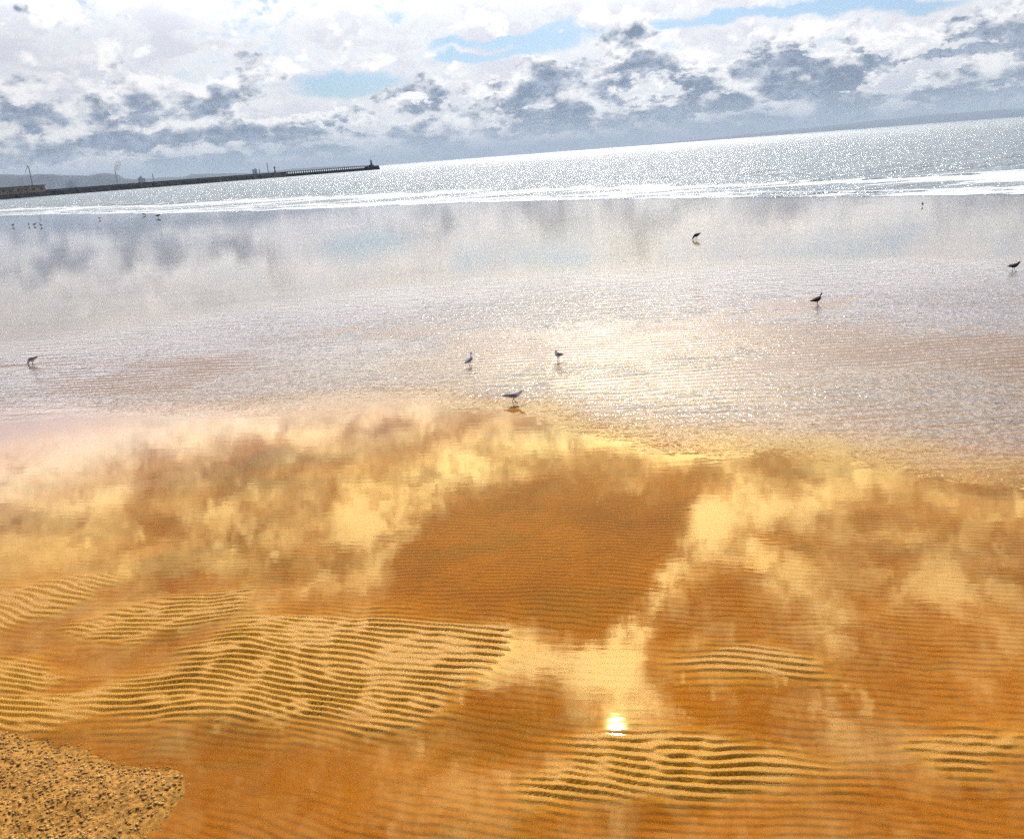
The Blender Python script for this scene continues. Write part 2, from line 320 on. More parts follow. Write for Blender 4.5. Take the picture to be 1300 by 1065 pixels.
def beach_height(x, y):
    r = np.hypot(x, y); az = np.degrees(np.arctan2(x, y))
    wx = x + .35 * vnoise(x, y, .35, 3, 3); wy = y + .30 * vnoise(x, y, .35, 4, 3) + .022 * vnoise(x, y, 2.6, 14, 2)
    z = samp(ZR, wx, wy) + .16 * samp(ZR2, wx * 1.1 + 3, wy)
    a = np.clip(np.abs(z) * 1.15, 0, 1) ** .7
    pr = profile(z)
    mask = np.zeros_like(x)
    edge = .10 * vnoise(x, y, 1.6, 8, 3) + .20 * vnoise(x * .30 + .07 * y, y, 5.2, 9, 2)
    near = (r < 12)
    for Pn, w in PATCH:
        xs = x[near]; ys = y[near]
        d = poly_sd(xs, ys, Pn) + edge[near]
        mm = np.zeros_like(x); mm[near] = sm(d, -.30, .20) * w
        mask = np.maximum(mask, mm)
    depth = .017 + .007 * vnoise(x, y, .5, 21, 3)
    # hollow in the left of the pool and scour in front of the rocks: deeper, nearly smooth
    flat = np.exp(-(((x + 4.9) / 1.1) ** 2 + ((y - 7.75) / .33) ** 2)) + np.exp(-(((x + 2.2) / 1.9) ** 2 + ((y - 5.85) / .42) ** 2)) \
         + .8 * np.exp(-(((x - 1.5) / 1.6) ** 2 + ((y - 6.35) / .22) ** 2))
    flat = np.clip(flat, 0, 1) * (1 - mask)
    sub = (.0070 * a * (1 - .85 * flat))
    fade = 1 - sm(r, 13, 22)
    zr = -depth - .006 * flat + sub * fade * (pr - .5) * 2 * .6
    zr = zr + flat * .006 * vnoise(x, y, 2.2, 33, 3)
    em = .0105 + .004 * vnoise(x, y, .8, 40, 2) + (.0125 + .005 * vnoise(x, y, 1.3, 41, 3)) * a * (pr - .5) * 2
    lump = np.exp(-(((x + 5.95) / .75) ** 2 + ((y - 7.6) / .30) ** 2))
    em = em + lump * (.035 * np.clip(vnoise(x, y, 3.4, 51, 2) + .15, 0, 1))
    em = em + .0016 * vnoise(x, y, 14, 61, 3)
    h = zr * (1 - mask) + em * mask
    # beyond the pool: low wet flat, small crests standing at the water line
    pb = np.interp(az, [-60, -33.5, -24, -14, -7.5, 0, 8.6, 20, 27, 34, 60], [22, 21.7, 19, 17.8, 17.4, 15.9, 14.1, 13.6, 13.4, 13.3, 13.2])
    out = sm(r, pb - 1.8, pb + 2.6)
    zf = samp(ZF, wx * .9, wy)
    midz = sm(r, pb - .5, pb + 1.5) * (1 - sm(r, 24, 33))
    far = -.0125 + .0060 * vnoise(x, y, .12, 71, 4) + midz * (.0068 + .0070 * vnoise(x * .5, y, .45, 72, 4) + .0105 * np.clip(np.abs(zf) * 1.1, 0, 1) * (profile(zf, .3) - .5)) + .006 * a * (pr - .5) * (1 - sm(r, 18, 30))
    far = far - .010 * sm(r, 30, 45)
    h = h * (1 - out) + far * out
    h = h + .020 * np.exp(-((x + 16.2) / 2.4) ** 2 - ((y - 23.75 - .05 * (x + 16)) / .20) ** 2)
    # sea bed falls away
    s = r - shore_r(az)
    h = h - np.clip(s, 0, 400) * .004 - .01 * sm(s, -25, 0)
    return h, mask, out

# tessellation: rings round the camera's foot, finest where the ripples are near
rr = [.5, 1.5, 2.5, 3.2, 3.8]
while rr[-1] < 11: rr.append(rr[-1] + .0125)
while rr[-1] < 75: rr.append(rr[-1] * 1.0022 + .0)
while rr[-1] < 30000: rr.append(rr[-1] * 1.10)
rr = np.array(rr)
az = np.concatenate([np.arange(-180, -50, 5.), np.arange(-50, 46, .13), np.arange(46, 180, 5.)])
A, RR = np.meshgrid(np.radians(az), rr)
X = RR * np.sin(A); Y = RR * np.cos(A)
Hh, MK, OUT = beach_height(X, Y)
# first ring closes on the centre
verts = np.stack([X, Y, Hh], -1).reshape(-1, 3)
q = grid_quads(len(rr), len(az), wrap=True)
me = mesh_np('beach', verts, q)
add_attr(me, 'bar', MK); add_attr(me, 'flat', OUT)

m_sand, t, out = mat('wet_sand')
P = t.node('ShaderNodeTexCoord').outputs['Object']
bar = t.attr('bar'); flt = t.attr('flat')
b = t.node('ShaderNodeBsdfPrincipled')
nA = t.noise(P, .55, 5, .6); nB = t.noise(P, 4., 5, .6); nC = t.noise(P, 260., 2, .6); nD = t.noise(P, 60., 4, .7)
col = t.mix(t.ss(nA, .3, .7), (*SAND_A, 1), (*SAND_B, 1))
col = t.mix(t.m('MULTIPLY', t.ss(nB, .52, .75), .35), col, (*SAND_D, 1))
col = t.mix(t.m('MULTIPLY', bar, .75), col, (*SAND_BAR, 1))
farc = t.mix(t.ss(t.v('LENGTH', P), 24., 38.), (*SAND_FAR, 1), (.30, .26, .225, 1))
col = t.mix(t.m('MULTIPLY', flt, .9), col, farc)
grain = t.m('ADD', .8, t.m('ADD', t.m('MULTIPLY', nC, .22), t.m('MULTIPLY', nD, .22)))
silt = t.ss(t.noise(t.v('ADD', t.v('MULTIPLY', P, (.5, 1.2, 1.)), t.v('SCALE', t.noise(P, .9, 3, out=1), scale=.6)), .8, 5, .62), .50, .66)
col = t.mix(t.m('MULTIPLY', silt, t.m('MULTIPLY', t.m('SUBTRACT', 1., bar), .5)), col, (.21, .105, .018, 1))
streak = t.ss(t.noise(t.v('MULTIPLY', P, (.18, 1., 1.)), .55, 5, .6), .50, .72)
col = t.mix(t.m('MULTIPLY', t.m('MULTIPLY', flt, streak), .6), col, (.13, .055, .03, 1))
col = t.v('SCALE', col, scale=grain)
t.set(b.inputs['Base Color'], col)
t.set(b.inputs['Roughness'], t.m('SUBTRACT', t.ss(bar, .2, .8, .6, .27), t.m('MULTIPLY', flt, .25)))
t.set(b.inputs['IOR'], t.m('ADD', t.ss(bar, .3, .8, 1.06, 1.30), t.m('MULTIPLY', flt, .24)))
t.set(b.inputs['Specular Tint'], t.mix(flt, (1, .85, .5, 1), (1, 1, 1, 1)))
h = t.m('ADD', t.m('MULTIPLY', nD, 1.), t.m('MULTIPLY', nC, .5))
t.set(b.inputs['Normal'], t.bump(h, t.ss(bar, .2, .8, .4, 1.), .006))
t.l.new(b.outputs[0], out.inputs[0])
beach = link('beach', me, m_sand); tag(beach, kind='structure')

# ------------------------------------------------------------------ water film lying on the beach
def ring_mesh(name, azs, rads, zf=lambda x, y, r: 0 * x):
    A_, _ = np.meshgrid(np.radians(azs), np.arange(rads.shape[0])); X_ = rads * np.sin(A_); Y_ = rads * np.cos(A_)
    V = np.stack([X_, Y_, zf(X_, Y_, rads)], -1).reshape(-1, 3)
    return mesh_np(name, V, grid_quads(rads.shape[0], rads.shape[1]))
azf = np.arange(-110, 110.01, .5)
fr = np.linspace(0, 1, 40)[:, None] ** 2 * (shore_r(azf)[None, :] * 1.01 - 1.) + 1.
fme = ring_mesh('tidal_water', azf, fr)
m_film, t, out = mat('shallow_water')
P = t.node('ShaderNodeTexCoord').outputs['Object']
px, py, pz = t.sep(P)
rad = t.v('LENGTH', P)
azd = t.m('MULTIPLY', t.m('ARCTAN2', px, py), 57.2958)
# edge of the still pool (m from the wall), as a curve over azimuth
fc = t.node('ShaderNodeFloatCurve'); cv = fc.mapping.curves[0]
prs = [(-60, 22), (-33.5, 21.7), (-24, 19), (-14, 17.8), (-7.5, 17.4), (0, 15.9), (8.6, 14.1), (20, 13.6), (34, 13.3), (60, 13.2)]
cv.points[0].location = ((prs[0][0] + 60) / 120, prs[0][1] / 30); cv.points[1].location = ((prs[-1][0] + 60) / 120, prs[-1][1] / 30)
for a_, r_ in prs[1:-1]: cv.points.new((a_ + 60) / 120, r_ / 30)
fc.mapping.update()
t.set(fc.inputs['Value'], t.m('DIVIDE', t.m('ADD', azd, 60.), 120.))
edge_r = t.m('ADD', t.m('MULTIPLY', fc.outputs[0], 30.), t.m('MULTIPLY', t.m('SUBTRACT', t.noise(P, .5, 3), .5), 2.2))
rel = t.m('SUBTRACT', rad, edge_r)
run = t.ss(rel, -1.0, 1.6)                      # running water outside the pool
calm_far = t.ss(rad, 25., 37., 1., .03)
azk = t.ss(azd, -30., 12., .40, 1.)
patch = t.ss(t.noise(t.v('MULTIPLY', P, (.5, 1., 1.)), .14, 4, .6), .36, .6, .55, 1.)
Pr = t.v('MULTIPLY', t.v('ADD', P, t.v('SCALE', t.noise(P, .8, 2, out=1), scale=.35)), (.32, 1., 1.))
rot = t.node('ShaderNodeVectorRotate', rotation_type='Z_AXIS'); t.set(rot.inputs['Vector'], P); rot.inputs['Angle'].default_value = R(8)
Prr = t.v('MULTIPLY', rot.outputs[0], (.22, 1., 1.))
w_fine = t.noise(Prr, 4.4, 1, .5)               # running wavelets, crests across the view
w_med = t.noise(t.v('MULTIPLY', rot.outputs[0], (.45, 1., 1.)), 1.6, 3, .55)
w_chop = t.noise(P, 7.5, 1, .5)
calm = t.m('ADD', t.m('MULTIPLY', t.noise(Prr, 11., 2, .5), .45), t.m('MULTIPLY', t.noise(Prr, 3.2, 2, .5), .55))
amp_run = t.m('MULTIPLY', t.m('MULTIPLY', run, calm_far), t.m('MULTIPLY', azk, patch))
hrun = t.m('ADD', t.m('MULTIPLY', w_fine, .032), t.m('ADD', t.m('MULTIPLY', w_med, .02), t.m('MULTIPLY', w_chop, .024)))
H1 = t.m('ADD', t.m('MULTIPLY', t.m('MULTIPLY', t.m('SUBTRACT', hrun, .038), amp_run), RUNAMP), t.m('MULTIPLY', calm, CALMAMP))
nrm = t.bump(H1, 1., 1.)
inc = t.node('ShaderNodeNewGeometry').outputs['Incoming']
cosi = t.m('ABSOLUTE', t.v('DOT_PRODUCT', inc, nrm))      # same reflectance from above and from below
F = t.m('ADD', FILM_F0, t.m('MULTIPLY', t.m('POWER', t.m('SUBTRACT', 1., cosi, clamp=True), FPOW), 1 - FILM_F0))
gl = t.node('ShaderNodeBsdfGlossy'); t.set(gl.inputs['Normal'], nrm)
t.set(gl.inputs['Roughness'], t.m('ADD', .018, t.m('MULTIPLY', amp_run, .03)))
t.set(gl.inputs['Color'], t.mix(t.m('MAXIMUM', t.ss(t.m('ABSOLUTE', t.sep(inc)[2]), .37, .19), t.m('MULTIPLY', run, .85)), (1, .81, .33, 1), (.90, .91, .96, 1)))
tr = t.node('ShaderNodeBsdfTransparent'); tr.inputs['Color'].default_value = (.97, .905, .68, 1)
mx = t.node('ShaderNodeMixShader'); t.set(mx.inputs[0], F); t.l.new(tr.outputs[0], mx.inputs[1]); t.l.new(gl.outputs[0], mx.inputs[2])
t.l.new(mx.outputs[0], out.inputs[0])
film = link('tidal_water', fme, m_film); tag(film, kind='structure')

# ------------------------------------------------------------------ the sea, with its last two breakers and the foam they leave
azs = np.concatenate([np.arange(-110, -48, 1.), np.arange(-48, 48, .16), np.arange(48, 110, 1.)])
nrow = 720
u = np.linspace(0, 1, nrow)[:, None]
rs = shore_r(azs)[None, :]; rb = brk_r(azs)[None, :]
zone = rb * 1.35 - rs
n1_ = 300
ra = rs + zone * np.linspace(0, 1, n1_)[:, None]
rbk = ra[-1:, :] * (30000 / ra[-1:, :]) ** (np.linspace(0, 1, nrow - n1_ + 1)[1:, None])
rads = np.vstack([ra, rbk])
AA = np.broadcast_to(azs[None, :], rads.shape)
S = rads - rs                       # metres past the water's edge
XX = rads * np.sin(np.radians(AA)); YY = rads * np.cos(np.radians(AA))
along = AA * 1.2
wob = vnoise(XX, YY, .05, 81, 3)
v = (rads - rs) / (rb - rs) + .05 * wob        # 0 at the edge, 1 at the breaker line
def ridge(v, c, w):  # steep on the shore side, gentle seaward
    d = (v - c) / w
    return np.where(d < 0, np.exp(-(d * 2.6) ** 2), np.exp(-(d * .8) ** 2))
k1 = .35 + .65 * sm(vnoise(XX, YY, .045, 82, 3), -.25, .45)
k2 = .3 + .7 * sm(vnoise(XX, YY, .07, 83, 3), -.2, .5)
k3 = sm(vnoise(XX, YY, .05, 85, 3), -.1, .5)
Zs = .34 * ridge(v, 1., .10) * k1 + .10 * ridge(v, .20, .05) * k2 + .2 * ridge(v, 1.55, .12) * k3
Zs = Zs + .12 * (.5 + .5 * np.sin(v * 9 + 2 * wob)) * sm(v, 1.1, 1.6) * (1 - sm(rads, 400, 900))
Zs = Zs + .05 * vnoise(XX, YY, .35, 84, 3) * sm(v, .8, 1.3) * (1 - sm(rads, 200, 420)) + .004
Zs = Zs + .13 * vnoise(XX * .45, YY, .45, 86, 3) * sm(v, .9, 1.4) * (1 - sm(rads, 300, 600))
Zs = Zs - .004 * (v < -.5)
foam = sm(v, -.02, .03) * (1 - sm(v, .98, 1.12)) * (.40 + .25 * np.exp(-((v - .1) / .12) ** 2) + .33 * np.exp(-((v - .85) / .13) ** 2) + .8 * vnoise(XX * .5, YY * 2.5, .13, 90, 5, .6))
face = ridge(v, .955, .035) * (v < .985)
foam = np.clip(foam - 1.5 * sm(k1 * np.clip(face, 0, 1), .55, .85), 0, 1.2) 
foam = np.maximum(foam, sm(v, .05, .16) * 0 + ridge(v, .22, .06) * .9)
foam = foam - .9 * sm(ridge(v, .17, .02) * k2, .62, .9)
spot = sm(vnoise(XX, YY * .4, .22, 95, 3), .12, .3)
foam = foam - 1.3 * spot * (np.exp(-((v - .965) / .022) ** 2) + .8 * np.exp(-((v - .19) / .016) ** 2))
foam = np.maximum(foam, .50 * ridge(v, 1.52, .12) * k3)
foam = np.maximum(foam, .30 * (1 - sm(v, 1.1, 2.4)) * sm(v, 1., 1.1))
sme = mesh_np('sea', np.stack([XX, YY, Zs], -1).reshape(-1, 3), grid_quads(*XX.shape))
add_attr(sme, 'foam', np.clip(foam, 0, 1.2)); add_attr(sme, 'face', np.clip(face * k1, 0, 1))
m_sea, t, out = mat('sea_water')
P = t.node('ShaderNodeTexCoord').outputs['Object']
rad = t.v('LENGTH', P)
fo = t.attr('foam')
Ps = t.v('MULTIPLY', P, (.45, 1., 1.))
swell = t.noise(Ps, .16, 3, .6); wave = t.noise(Ps, .55, 4, .65); chop = t.noise(Ps, 2.2, 3, .6)
hh = t.m('ADD', t.m('MULTIPLY', swell, 1.1), t.m('ADD', t.m('MULTIPLY', wave, .55), t.m('MULTIPLY', chop, .10)))
nrm = t.bump(hh, t.ss(rad, 150., 3000., 1., .55), SEABUMP)
b = t.node('ShaderNodeBsdfPrincipled')
t.set(b.inputs['Base Color'], (*SEA_COL, 1)); b.inputs['IOR'].default_value = 1.333
t.set(b.inputs['Roughness'], t.ss(rad, 200., 1400., .19, .42)); t.set(b.inputs['Normal'], nrm)
f = t.node('ShaderNodeBsdfPrincipled'); f.inputs['Base Color'].default_value = (.66, .68, .70, 1); f.inputs['Roughness'].default_value = .7
fn = t.noise(t.v('MULTIPLY', P, (.35, 1., 1.)), .9, 6, .65)
t.set(f.inputs['Normal'], t.bump(fn, .9, .5))
ff = t.ss(t.m('ADD', fo, t.m('MULTIPLY', t.m('SUBTRACT', fn, .5), 1.5)), .42, .62)
mx = t.node('ShaderNodeMixShader'); t.set(mx.inputs[0], ff); t.l.new(b.outputs[0], mx.inputs[1]); t.l.new(f.outputs[0], mx.inputs[2])
t.l.new(mx.outputs[0], out.inputs[0])
sea = link('sea', sme, m_sea); tag(sea, kind='structure')

# ------------------------------------------------------------------ rocky, barnacled bank in the near left corner
gx = np.arange(-9, -1.2, .03); gy = np.arange(2.2, 8.2, .03)
GX, GY = np.meshgrid(gx, gy)
d = poly_sd(GX, GY, RUB) + .22 * vnoise(GX, GY, 1.2, 101, 4)
lum = np.abs(vnoise(GX, GY, 3.2, 102, 4, .6))
GZ = -.05 + sm(d, -.3, .4) * .052 + np.clip(d, 0, 4) * .06 + sm(d, -.05, .8) * (.08 * lum + .035 * vnoise(GX, GY, 9, 103, 3))
bme = mesh_np('rocky_bank', np.stack([GX, GY, GZ], -1).reshape(-1, 3), grid_quads(*GX.shape))
m_rock = principled('barnacled_rock', (.36, .17, .030), .7, 22., .55, .12, .03)
bank = link('rocky_bank', bme, m_rock); tag(bank, kind='structure')
m_shell, t, out = mat('shell_grit')
b = t.node('ShaderNodeBsdfPrincipled'); P = t.node('ShaderNodeTexCoord').outputs['Object']
rnd = t.noise(P, 7., 3, .7); t.set(b.inputs['Base Color'], t.mix(t.ss(rnd, .35, .68), (.27, .13, .028, 1), (.60, .36, .11, 1)))
b.inputs['Roughness'].default_value = .75; b.inputs['Specular IOR Level'].default_value = .15; t.l.new(b.outputs[0], out.inputs[0])
ico = bmesh.new(); bmesh.ops.create_icosphere(ico, subdivisions=1, radius=1)
iv = np.array([v_.co[:] for v_ in ico.verts]); ifc = np.array([[l.vert.index for l in f_.loops] for f_ in ico.faces]); ico.free()
cand = rng.uniform((-8.5, 2.6), (-1.5, 7.9), (52000, 2))
dd = poly_sd(cand[:, 0], cand[:, 1], RUB) + .22 * vnoise(cand[:, 0], cand[:, 1], 1.2, 101, 4)
cand = cand[dd > -.12 + 1.1 * rng.random(len(cand)) ** 2.2]
ci = np.clip(((cand[:, 0] - gx[0]) / .03).astype(int), 0, len(gx) - 1); cj = np.clip(((cand[:, 1] - gy[0]) / .03).astype(int), 0, len(gy) - 1)
cz = GZ[cj, ci]
vs = []; fs = []
for i in range(len(cand)):
    s = .004 + .011 * rng.random() ** 2.0
    p = iv * (1 + rng.uniform(-.16, .16, iv.shape)) * s * np.array([1.4, rng.uniform(.7, 1.1), rng.uniform(.3, .6)])
    a_ = rng.uniform(0, 6.28); c_, s_ = math.cos(a_), math.sin(a_)
    p = np.stack([p[:, 0] * c_ - p[:, 1] * s_, p[:, 0] * s_ + p[:, 1] * c_, p[:, 2]], -1)
    vs.append(p + [cand[i, 0], cand[i, 1], cz[i] + s * .3]); fs.append(ifc + i * len(iv))
vs = np.concatenate(vs); fs = np.concatenate(fs)
gm = bpy.data.meshes.new('shell_shingle'); gm.vertices.add(len(vs)); gm.vertices.foreach_set('co', vs.astype(np.float32).ravel())
gm.loops.add(len(fs) * 3); gm.loops.foreach_set('vertex_index', fs.astype(np.int32).ravel())
gm.polygons.add(len(fs)); gm.polygons.foreach_set('loop_start', np.arange(0, len(fs) * 3, 3, dtype=np.int32)); gm.update(calc_edges=True)
shingle = link('shell_shingle', gm, m_shell)
tag(shingle, 'coarse brown and cream shell shingle on the near left bank', 'shingle', kind='stuff')

# ------------------------------------------------------------------ gulls
m_white = principled('white_plumage', (.78, .78, .77), .8, 40, .06)
m_grey = principled('grey_wing', (.26, .27, .29), .75, 30, .2)
m_dark = principled('dark_plumage', (.022, .02, .02), .7, 30, .3)
m_bill = principled('red_brown_bill', (.09, .02, .012), .5)
m_leg = principled('dark_leg', (.06, .022, .015), .6)
def crown(bm, pts, radii): return tube(bm, pts, radii, 12)
def gull(pose, dark=False, detail=True):
    """facing +X, feet at z=0; pose: 'stand', 'walk', 'feed', 'preen'"""
    root = empty('gull', (0, 0, 0))
    if pose == 'feed':
        spine = [(-.20,0,.225),(-.15,0,.215),(-.09,0,.20),(-.02,0,.185),(.05,0,.172),(.10,0,.150),(.135,0,.115),(.155,0,.082),(.168,0,.055)]
        head, bill = (.175,0,.048), (.205,0,.008)
        rad = [(.012,.006),(.030,.018),(.048,.040),(.056,.052),(.050,.050),(.038,.040),(.026,.028),(.023,.024),(.024,.024)]
    elif pose == 'walk':
        spine = [(-.21,0,.160),(-.15,0,.163),(-.09,0,.168),(-.02,0,.172),(.05,0,.182),(.10,0,.203),(.135,0,.230),(.155,0,.250),(.168,0,.262)]
        head, bill = (.178,0,.268), (.232,0,.258)
        rad = [(.010,.005),(.026,.014),(.044,.036),(.055,.050),(.050,.050),(.038,.040),(.027,.029),(.024,.025),(.025,.025)]
    elif pose == 'preen':
        spine = [(-.17,0,.150),(-.12,0,.165),(-.07,0,.180),(-.01,0,.198),(.045,0,.222),(.075,0,.258),(.072,0,.292),(.05,-.012,.308),(.03,-.03,.31)]
        head, bill = (.012,-.045,.303), (-.02,-.07,.268)
        rad = [(.012,.006),(.030,.018),(.048,.040),(.056,.054),(.050,.050),(.036,.036),(.026,.026),(.024,.024),(.025,.025)]
    else:
        spine = [(-.20,0,.140),(-.15,0,.152),(-.09,0,.170),(-.02,0,.190),(.045,0,.222),(.075,0,.262),(.082,0,.300),(.086,0,.330),(.095,0,.348)]
        head, bill = (.104,0,.352), (.158,0,.342)
        rad = [(.010,.005),(.028,.016),(.046,.040),(.056,.054),(.050,.050),(.033,.036),(.024,.026),(.023,.024),(.025,.026)]
    rad = [(a_ * 1.22, b_ * (1.42 if i_ < 5 else 1.3)) for i_, (a_, b_) in enumerate(rad)]
    bm = bmesh.new()
    hv = Vector(head); bv = Vector(bill); dv = (bv - hv).normalized()
    pts = spine + [head, tuple(hv + dv * .018), tuple(hv + dv * .026)]
    rd = rad + [(.034,.035), (.022,.022), (.009,.009)]
    crown(bm, pts, rd)
    body = bm_obj('body', bm, m_dark if dark else m_white, root, True)
    sub = body.modifiers.new('sub', 'SUBSURF'); sub.levels = 1; sub.render_levels = 1
    bm = bmesh.new(); tube(bm, [tuple(hv + dv * .020), tuple(hv + dv * .04), bill], [.0085, .006, .002], 6)
    bm_obj('bill', bm, m_bill, root, True)
    # folded wings lie along the flanks and cross above the tail
    for s in (-1, 1):
        bm = bmesh.new()
        z = lambda i, k: spine[i][2] + k
        tube(bm, [(spine[5][0] - .015, s * .040, z(5, -.02)), (spine[4][0], s * .058, z(4, .008)), (spine[3][0], s * .064, z(3, .018)), (spine[2][0], s * .052, z(2, .022)), (spine[1][0], s * .026, z(1, .020)), (spine[0][0] - .03, s * .010, z(0, .012))],
             [(.006,.016), (.012,.036), (.014,.040), (.013,.032), (.010,.018), (.004,.005)], 8)
        w = bm_obj('wing', bm, m_dark if dark else m_grey, root, True)
        bm = bmesh.new()
        tube(bm, [(spine[1][0] + .01, s * .032, z(1, .022)), (spine[0][0], s * .018, z(0, .019)), (spine[0][0] - .055, s * .008, z(0, .012))], [(.008,.014), (.007,.010), (.002,.003)], 6)
        bm_obj('wing_tip', bm, m_dark, w, True)
    st = {'walk': (.045, -.04), 'feed': (.03, -.01)}.get(pose, (.012, .0))
    for s, f_ in ((-1, st[0]), (1, st[1])):
        bm = bmesh.new()
        hipz = spine[3][2] - .03
        tube(bm, [(-.01, s * .024, hipz), (-.012 + f_ * .2, s * .024, hipz * .55 + .01), (f_ , s * .024, .006)], [.016, .0062, .0056], 6)
        for a_ in (-.5, 0, .5):
            tube(bm, [(f_, s * .024, .006), (f_ + .042 * math.cos(a_), s * .024 + .042 * math.sin(a_), .003)], [.0045, .003], 5)
        bm_obj('leg', bm, m_leg, root, True)
    return root
def copy_tree(o, parent=None):
    c = o.copy(); COL.objects.link(c); c.parent = parent
    for ch in list(o.children): copy_tree(ch, c)
    return c
G = 'gulls feeding on the wet sand'
protos = {}
def put(pose, dark, x, y, rz, s, label):
    key = (pose, dark)
    if key not in protos: protos[key] = gull(pose, dark); o = protos[key]
    else: o = copy_tree(protos[key])
    zz = 0.0 if math.hypot(x, y) > 9 else .01
    o.location = (x, y, zz - .004); o.rotation_euler = (0, 0, R(rz)); o.scale = (s * .94,) * 3
    tag(o, label, 'gull', G)
put('walk', False, 0.02, 16.17, -6, 1.0, 'nearest gull, striding right with pale grey body and long dark reflection')
put('stand', False, -1.01, 19.52, 60, 1.0, 'white gull seen from behind with its head up, left of the preening gull')
put('preen', False, 1.19, 19.33, 215, 1.0, 'gull bending its neck back to preen, right of the white gull')
put('feed', False, -14.33, 23.72, 165, 1.05, 'white gull pecking beside a brown streak of sand near the left edge')
put('stand', True, 9.33, 23.67, 0, 1.08, 'dark upright gull with long neck standing at the right of the sun glitter')
put('walk', True, 17.25, 26.9, 8, 1.12, 'dark gull in profile at the far right edge of the beach')
put('feed', True, 10.34, 42.92, 200, 1.35, 'small dark gull bent forward on the mauve wet sand right of centre')
put('stand', True, 26.8, 51.54, 80, .8, 'tiny dark bird just below the surf, right of centre')
put('stand', True, -74.7, 127.13, 20, 1.5, 'farthest left wading bird, alone at the left edge below the surf')
put('stand', True, -71.42, 125.61, 100, 1.4, 'left bird of the close pair of waders at the far left')
put('walk', True, -69.73, 124.09, 0, 1.5, 'right bird of the close pair of waders at the far left')
put('stand', True, -66.38, 119.67, 190, 1.4, 'single thin wader just right of the close pair at the far left')
put('walk', True, -62.5, 129.5, 170, 1.3, 'lone far wader between the left cluster and the pale surf')
put('feed', True, -56.8, 132.5, 20, 1.5, 'small dark bird standing right at the foam line, left side')
put('walk', True, -49.55, 120.25, 0, 1.9, 'larger dark bird with clear reflection below the surf, left of the pier end')

# ------------------------------------------------------------------ breakwater, its lights and the far shore
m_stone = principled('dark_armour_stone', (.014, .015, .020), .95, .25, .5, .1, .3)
m_conc = principled('weathered_concrete', (.10, .10, .11), .8, .5, .3)
m_pale = principled('pale_painted_steel', (.62, .64, .66), .5)
m_steel = principled('dark_steel', (.05, .055, .065), .5)
m_brown = principled('brown_stone_wall', (.34, .24, .17), .85, .3, .3)
PA = np.array([-640., 560.]); PB = np.array([-144., 990.]); PJ = None
dirp = (PB - PA) / np.linalg.norm(PB - PA); nrmp = np.array([-dirp[1], dirp[0]]); Lp = np.linalg.norm(PB - PA); rzp = math.atan2(dirp[1], dirp[0])
LJ = Lp - 118.                      # where the rubble arm gives way to the railed end
def pier_pt(s, o=0): p = PA + dirp * s + nrmp * o; return p[0], p[1]
pier = empty('breakwater', (PA[0], PA[1], 0)); tag(pier, 'long dark rubble breakwater running out from the left to a railed end', 'breakwater')
ns = 260; prof = [(-13, -2), (-8.5, 1.2), (-4.5, 4.1), (-2.6, 4.9), (2.6, 4.9), (5, 3.8), (9, 1), (13, -2)]
V = []
for i in range(ns):
    s = LJ * i / (ns - 1)
    for k, (o, z) in enumerate(prof):
        jo = 0 if k in (3, 4) else random.uniform(-.8, .8)
        x_, y_ = pier_pt(s, o + jo); V.append((x_ - PA[0], y_ - PA[1], z + (0 if k in (3, 4) else random.uniform(-.35, .35))))
pm = mesh_np('rubble_mound', np.array(V), grid_quads(ns, len(prof)), smooth=False)
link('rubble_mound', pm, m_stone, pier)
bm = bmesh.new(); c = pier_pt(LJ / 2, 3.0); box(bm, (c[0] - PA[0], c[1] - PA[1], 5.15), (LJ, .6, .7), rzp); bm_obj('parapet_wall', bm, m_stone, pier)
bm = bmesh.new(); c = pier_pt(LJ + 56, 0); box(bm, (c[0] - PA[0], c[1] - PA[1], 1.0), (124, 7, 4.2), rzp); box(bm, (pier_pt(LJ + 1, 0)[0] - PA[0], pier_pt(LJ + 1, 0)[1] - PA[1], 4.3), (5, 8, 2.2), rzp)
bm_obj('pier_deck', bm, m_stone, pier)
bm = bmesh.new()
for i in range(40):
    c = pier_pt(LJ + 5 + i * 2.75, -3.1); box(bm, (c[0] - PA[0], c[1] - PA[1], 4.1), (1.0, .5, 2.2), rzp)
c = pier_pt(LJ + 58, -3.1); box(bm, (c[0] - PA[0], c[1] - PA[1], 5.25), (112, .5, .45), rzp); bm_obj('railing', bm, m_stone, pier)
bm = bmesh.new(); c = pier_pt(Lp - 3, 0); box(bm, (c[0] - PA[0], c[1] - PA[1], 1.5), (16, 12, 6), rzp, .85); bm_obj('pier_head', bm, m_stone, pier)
# lighthouse on the end
lx, ly = pier_pt(Lp - 3, 0)
lh = empty('lighthouse', (lx, ly, 4.5)); tag(lh, 'slim tapered lighthouse on the outer end of the breakwater', 'lighthouse')
bm = bmesh.new(); tube(bm, [(0,0,0),(0,0,1.6),(0,0,1.61),(0,0,5.2)], [3.4, 2.6, 1.35, .9], 16); bm_obj('tower', bm, m_conc, lh)
bm = bmesh.new(); tube(bm, [(0,0,5.2),(0,0,5.5)], [1.5, 1.5], 16); bm_obj('gallery', bm, m_steel, lh)
bm = bmesh.new(); tube(bm, [(0,0,5.5),(0,0,6.8),(0,0,7.5)], [.75, .75, .1], 12); lan = bm_obj('lantern_room', bm, m_steel, lh)
bm = bmesh.new(); tube(bm, [(0,0,7.4),(0,0,9.4)], [.12, .06], 6); bm_obj('mast', bm, m_steel, lan)
bx_, by_ = pier_pt(LJ - 8, 0)
bc = empty('beacon_tower', (bx_, by_, 4.9)); tag(bc, 'dark beacon post where the breakwater changes to railings', 'beacon')
bm = bmesh.new(); tube(bm, [(0,0,0),(0,0,5.2)], [.9, .5], 10); bm_obj('post', bm, m_steel, bc)
